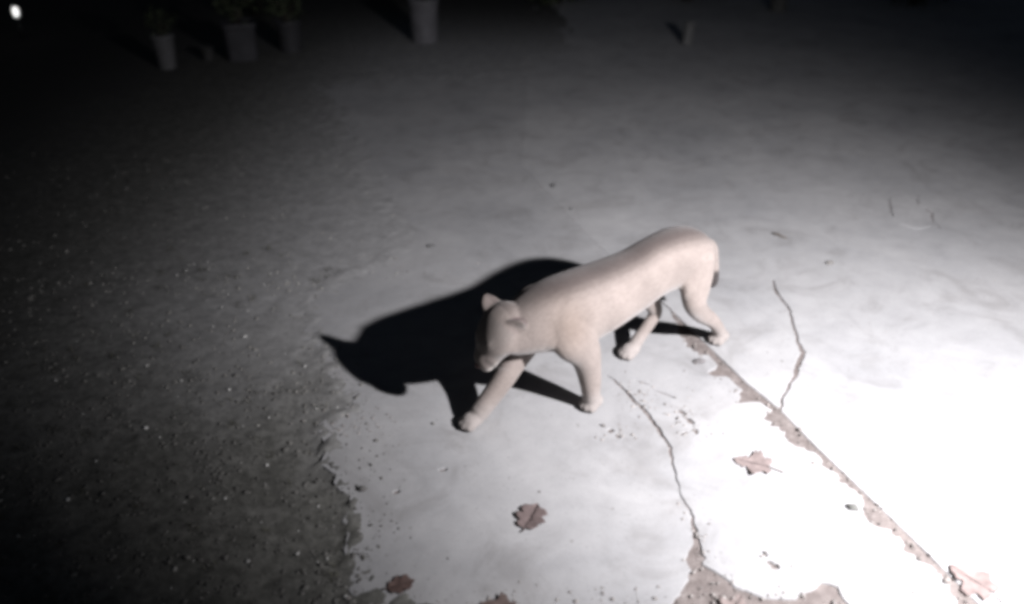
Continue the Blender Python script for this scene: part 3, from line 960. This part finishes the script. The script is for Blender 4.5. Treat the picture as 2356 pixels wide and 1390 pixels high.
def pot(x, y, r, h, c, label, taper=0.74, sq=2.0, plant=None, rz=0.0):
    o = empty('plant_pot', (x, y, 0.0 if x > 0.5 else -0.004), rz)
    lathe('shell', [(r * taper, 0), (r * (taper + 0.02), 0.01), (r * 0.93, h * 0.84), (r * 0.95, h * 0.86), (r, h * 0.87), (r, h), (r * 0.93, h), (r * 0.90, h * 0.9)],
          pot_material('pot_glaze', c), o, 32, sq)
    lathe('earth', [(r * 0.86, h * 0.80), (r * 0.86, h * 0.905)], M_EARTH, o, 20, sq)
    if plant:
        n, rx, rz_, zc, s = plant
        leaf_cloud('foliage', n, rx, rx, rz_, h + zc, s, M_LEAF, o, int(abs(x) * 100))
        for k in range(3):
            a = k * 2.1 + x
            tube('stem', [Vector((0.02 * math.cos(a), 0.02 * math.sin(a), h * 0.88)), Vector((0.05 * math.cos(a), 0.05 * math.sin(a), h + zc * 0.6)),
                          Vector((0.12 * math.cos(a), 0.12 * math.sin(a), h + zc * 1.1))], [0.008, 0.006, 0.004], M_BARK, o, 6)
    tag(o, label, 'plant pot', 'pots at the far end of the yard')
pot(-3.27, 7.92, 0.105, 0.315, (0.13, 0.13, 0.135), 'pale narrow tapered pot standing alone at the far left', 0.72, plant=(120, 0.16, 0.14, 0.12, 0.03))
pot(-0.93, 9.05, 0.160, 0.44, (0.145, 0.143, 0.155), 'largest pale pot at the top edge of the picture', 0.84, plant=(200, 0.28, 0.30, 0.26, 0.04))
pot(-2.66, 8.30, 0.165, 0.36, (0.05, 0.05, 0.056), 'dim grey squarish pot, left one of the close pair', 0.86, 5.0, (160, 0.26, 0.24, 0.2, 0.04), 0.3)
pot(-2.26, 8.62, 0.130, 0.31, (0.045, 0.045, 0.05), 'dim dark round pot, right one of the close pair', 0.82, 2.0, (140, 0.22, 0.22, 0.18, 0.04))
pot(-2.98, 8.22, 0.065, 0.13, (0.05, 0.05, 0.05), 'smallest dim pot low between the pale one and the pair', 0.76)
pot(3.30, 10.7, 0.12, 0.30, (0.12, 0.12, 0.115), 'faint pale pot cut by the top edge on the right', 0.8, plant=(140, 0.22, 0.2, 0.16, 0.035))

def stub(x, y):
    o = empty('stub_post', (x, y, 0.0))
    m = pot_material('post_paint', (0.15, 0.15, 0.15))
    p = lathe('post', [(0.055, 0), (0.054, 0.02), (0.050, 0.19), (0.047, 0.20)], m, o, 20, 3.0)
    lathe('cap', [(0.054, 0.20), (0.056, 0.206), (0.054, 0.222), (0.030, 0.236), (0.010, 0.240)], m, o, 20, 3.0)
    o.rotation_euler = (0, R(5), 0.4)
    tag(o, 'short pale leaning stub post at the far edge of the concrete', 'post')
stub(1.84, 8.90)

def garden_light(x, y):
    o = empty('garden_light', (x, y, -0.012))
    m = Mat('light_metal', 0.4, 0.5); m.color((0.10, 0.10, 0.10)); m.b.inputs['Metallic'].default_value = 0.8
    lathe('stake', [(0.010, 0), (0.010, 0.22)], m.m, o, 12)
    lathe('holder', [(0.02, 0.215), (0.036, 0.225), (0.036, 0.235)], m.m, o, 20)
    e = Mat('lit_glass', 0.3)
    e.color((0.9, 0.9, 0.9))
    e.b.inputs['Emission Color'].default_value = (1, 0.99, 0.97, 1)
    e.b.inputs['Emission Strength'].default_value = 1.6
    lathe('glowing_glass', [(0.020, 0.236), (0.025, 0.252), (0.026, 0.29), (0.025, 0.322), (0.020, 0.330)], e.m, o, 20)
    lathe('roof', [(0.034, 0.331), (0.036, 0.336), (0.022, 0.352), (0.006, 0.358)], m.m, o, 20)
    tag(o, 'small glowing garden light far off in the dark upper left corner', 'lamp')
garden_light(-5.32, 9.22)

def shrub(x, y, rx, h, n, label, seed):
    o = empty('shrub', (x, y, -0.012))
    leaf_cloud('crown', n, rx, rx * 0.8, h * 0.55, h * 0.52, 0.045, M_LEAF, o, seed)
    for k in range(5):
        a = k * 1.26 + seed
        tube('trunk', [Vector((0.04 * math.cos(a), 0.04 * math.sin(a), 0)), Vector((0.14 * math.cos(a), 0.14 * math.sin(a), h * 0.3)),
                       Vector((rx * 0.5 * math.cos(a), rx * 0.5 * math.sin(a), h * 0.65))], [0.016, 0.012, 0.005], M_BARK, o, 6)
    tag(o, label, 'shrub', 'dark shrubs along the far edge of the yard')
shrub(-3.1, 10.4, 0.75, 1.3, 1500, 'dark shrub behind the close pair of pots', 31)
shrub(-1.4, 11.6, 0.70, 1.2, 1400, 'dark shrub behind the largest pale pot', 32)
shrub(0.6, 11.3, 0.60, 1.0, 1200, 'dark shrub at top centre between large pot and stub post', 33)
shrub(2.3, 11.4, 0.60, 1.1, 1200, 'dark shrub behind the leaning stub post', 34)
shrub(5.2, 11.2, 0.80, 1.2, 1400, 'dark shrub in the upper right corner', 35)
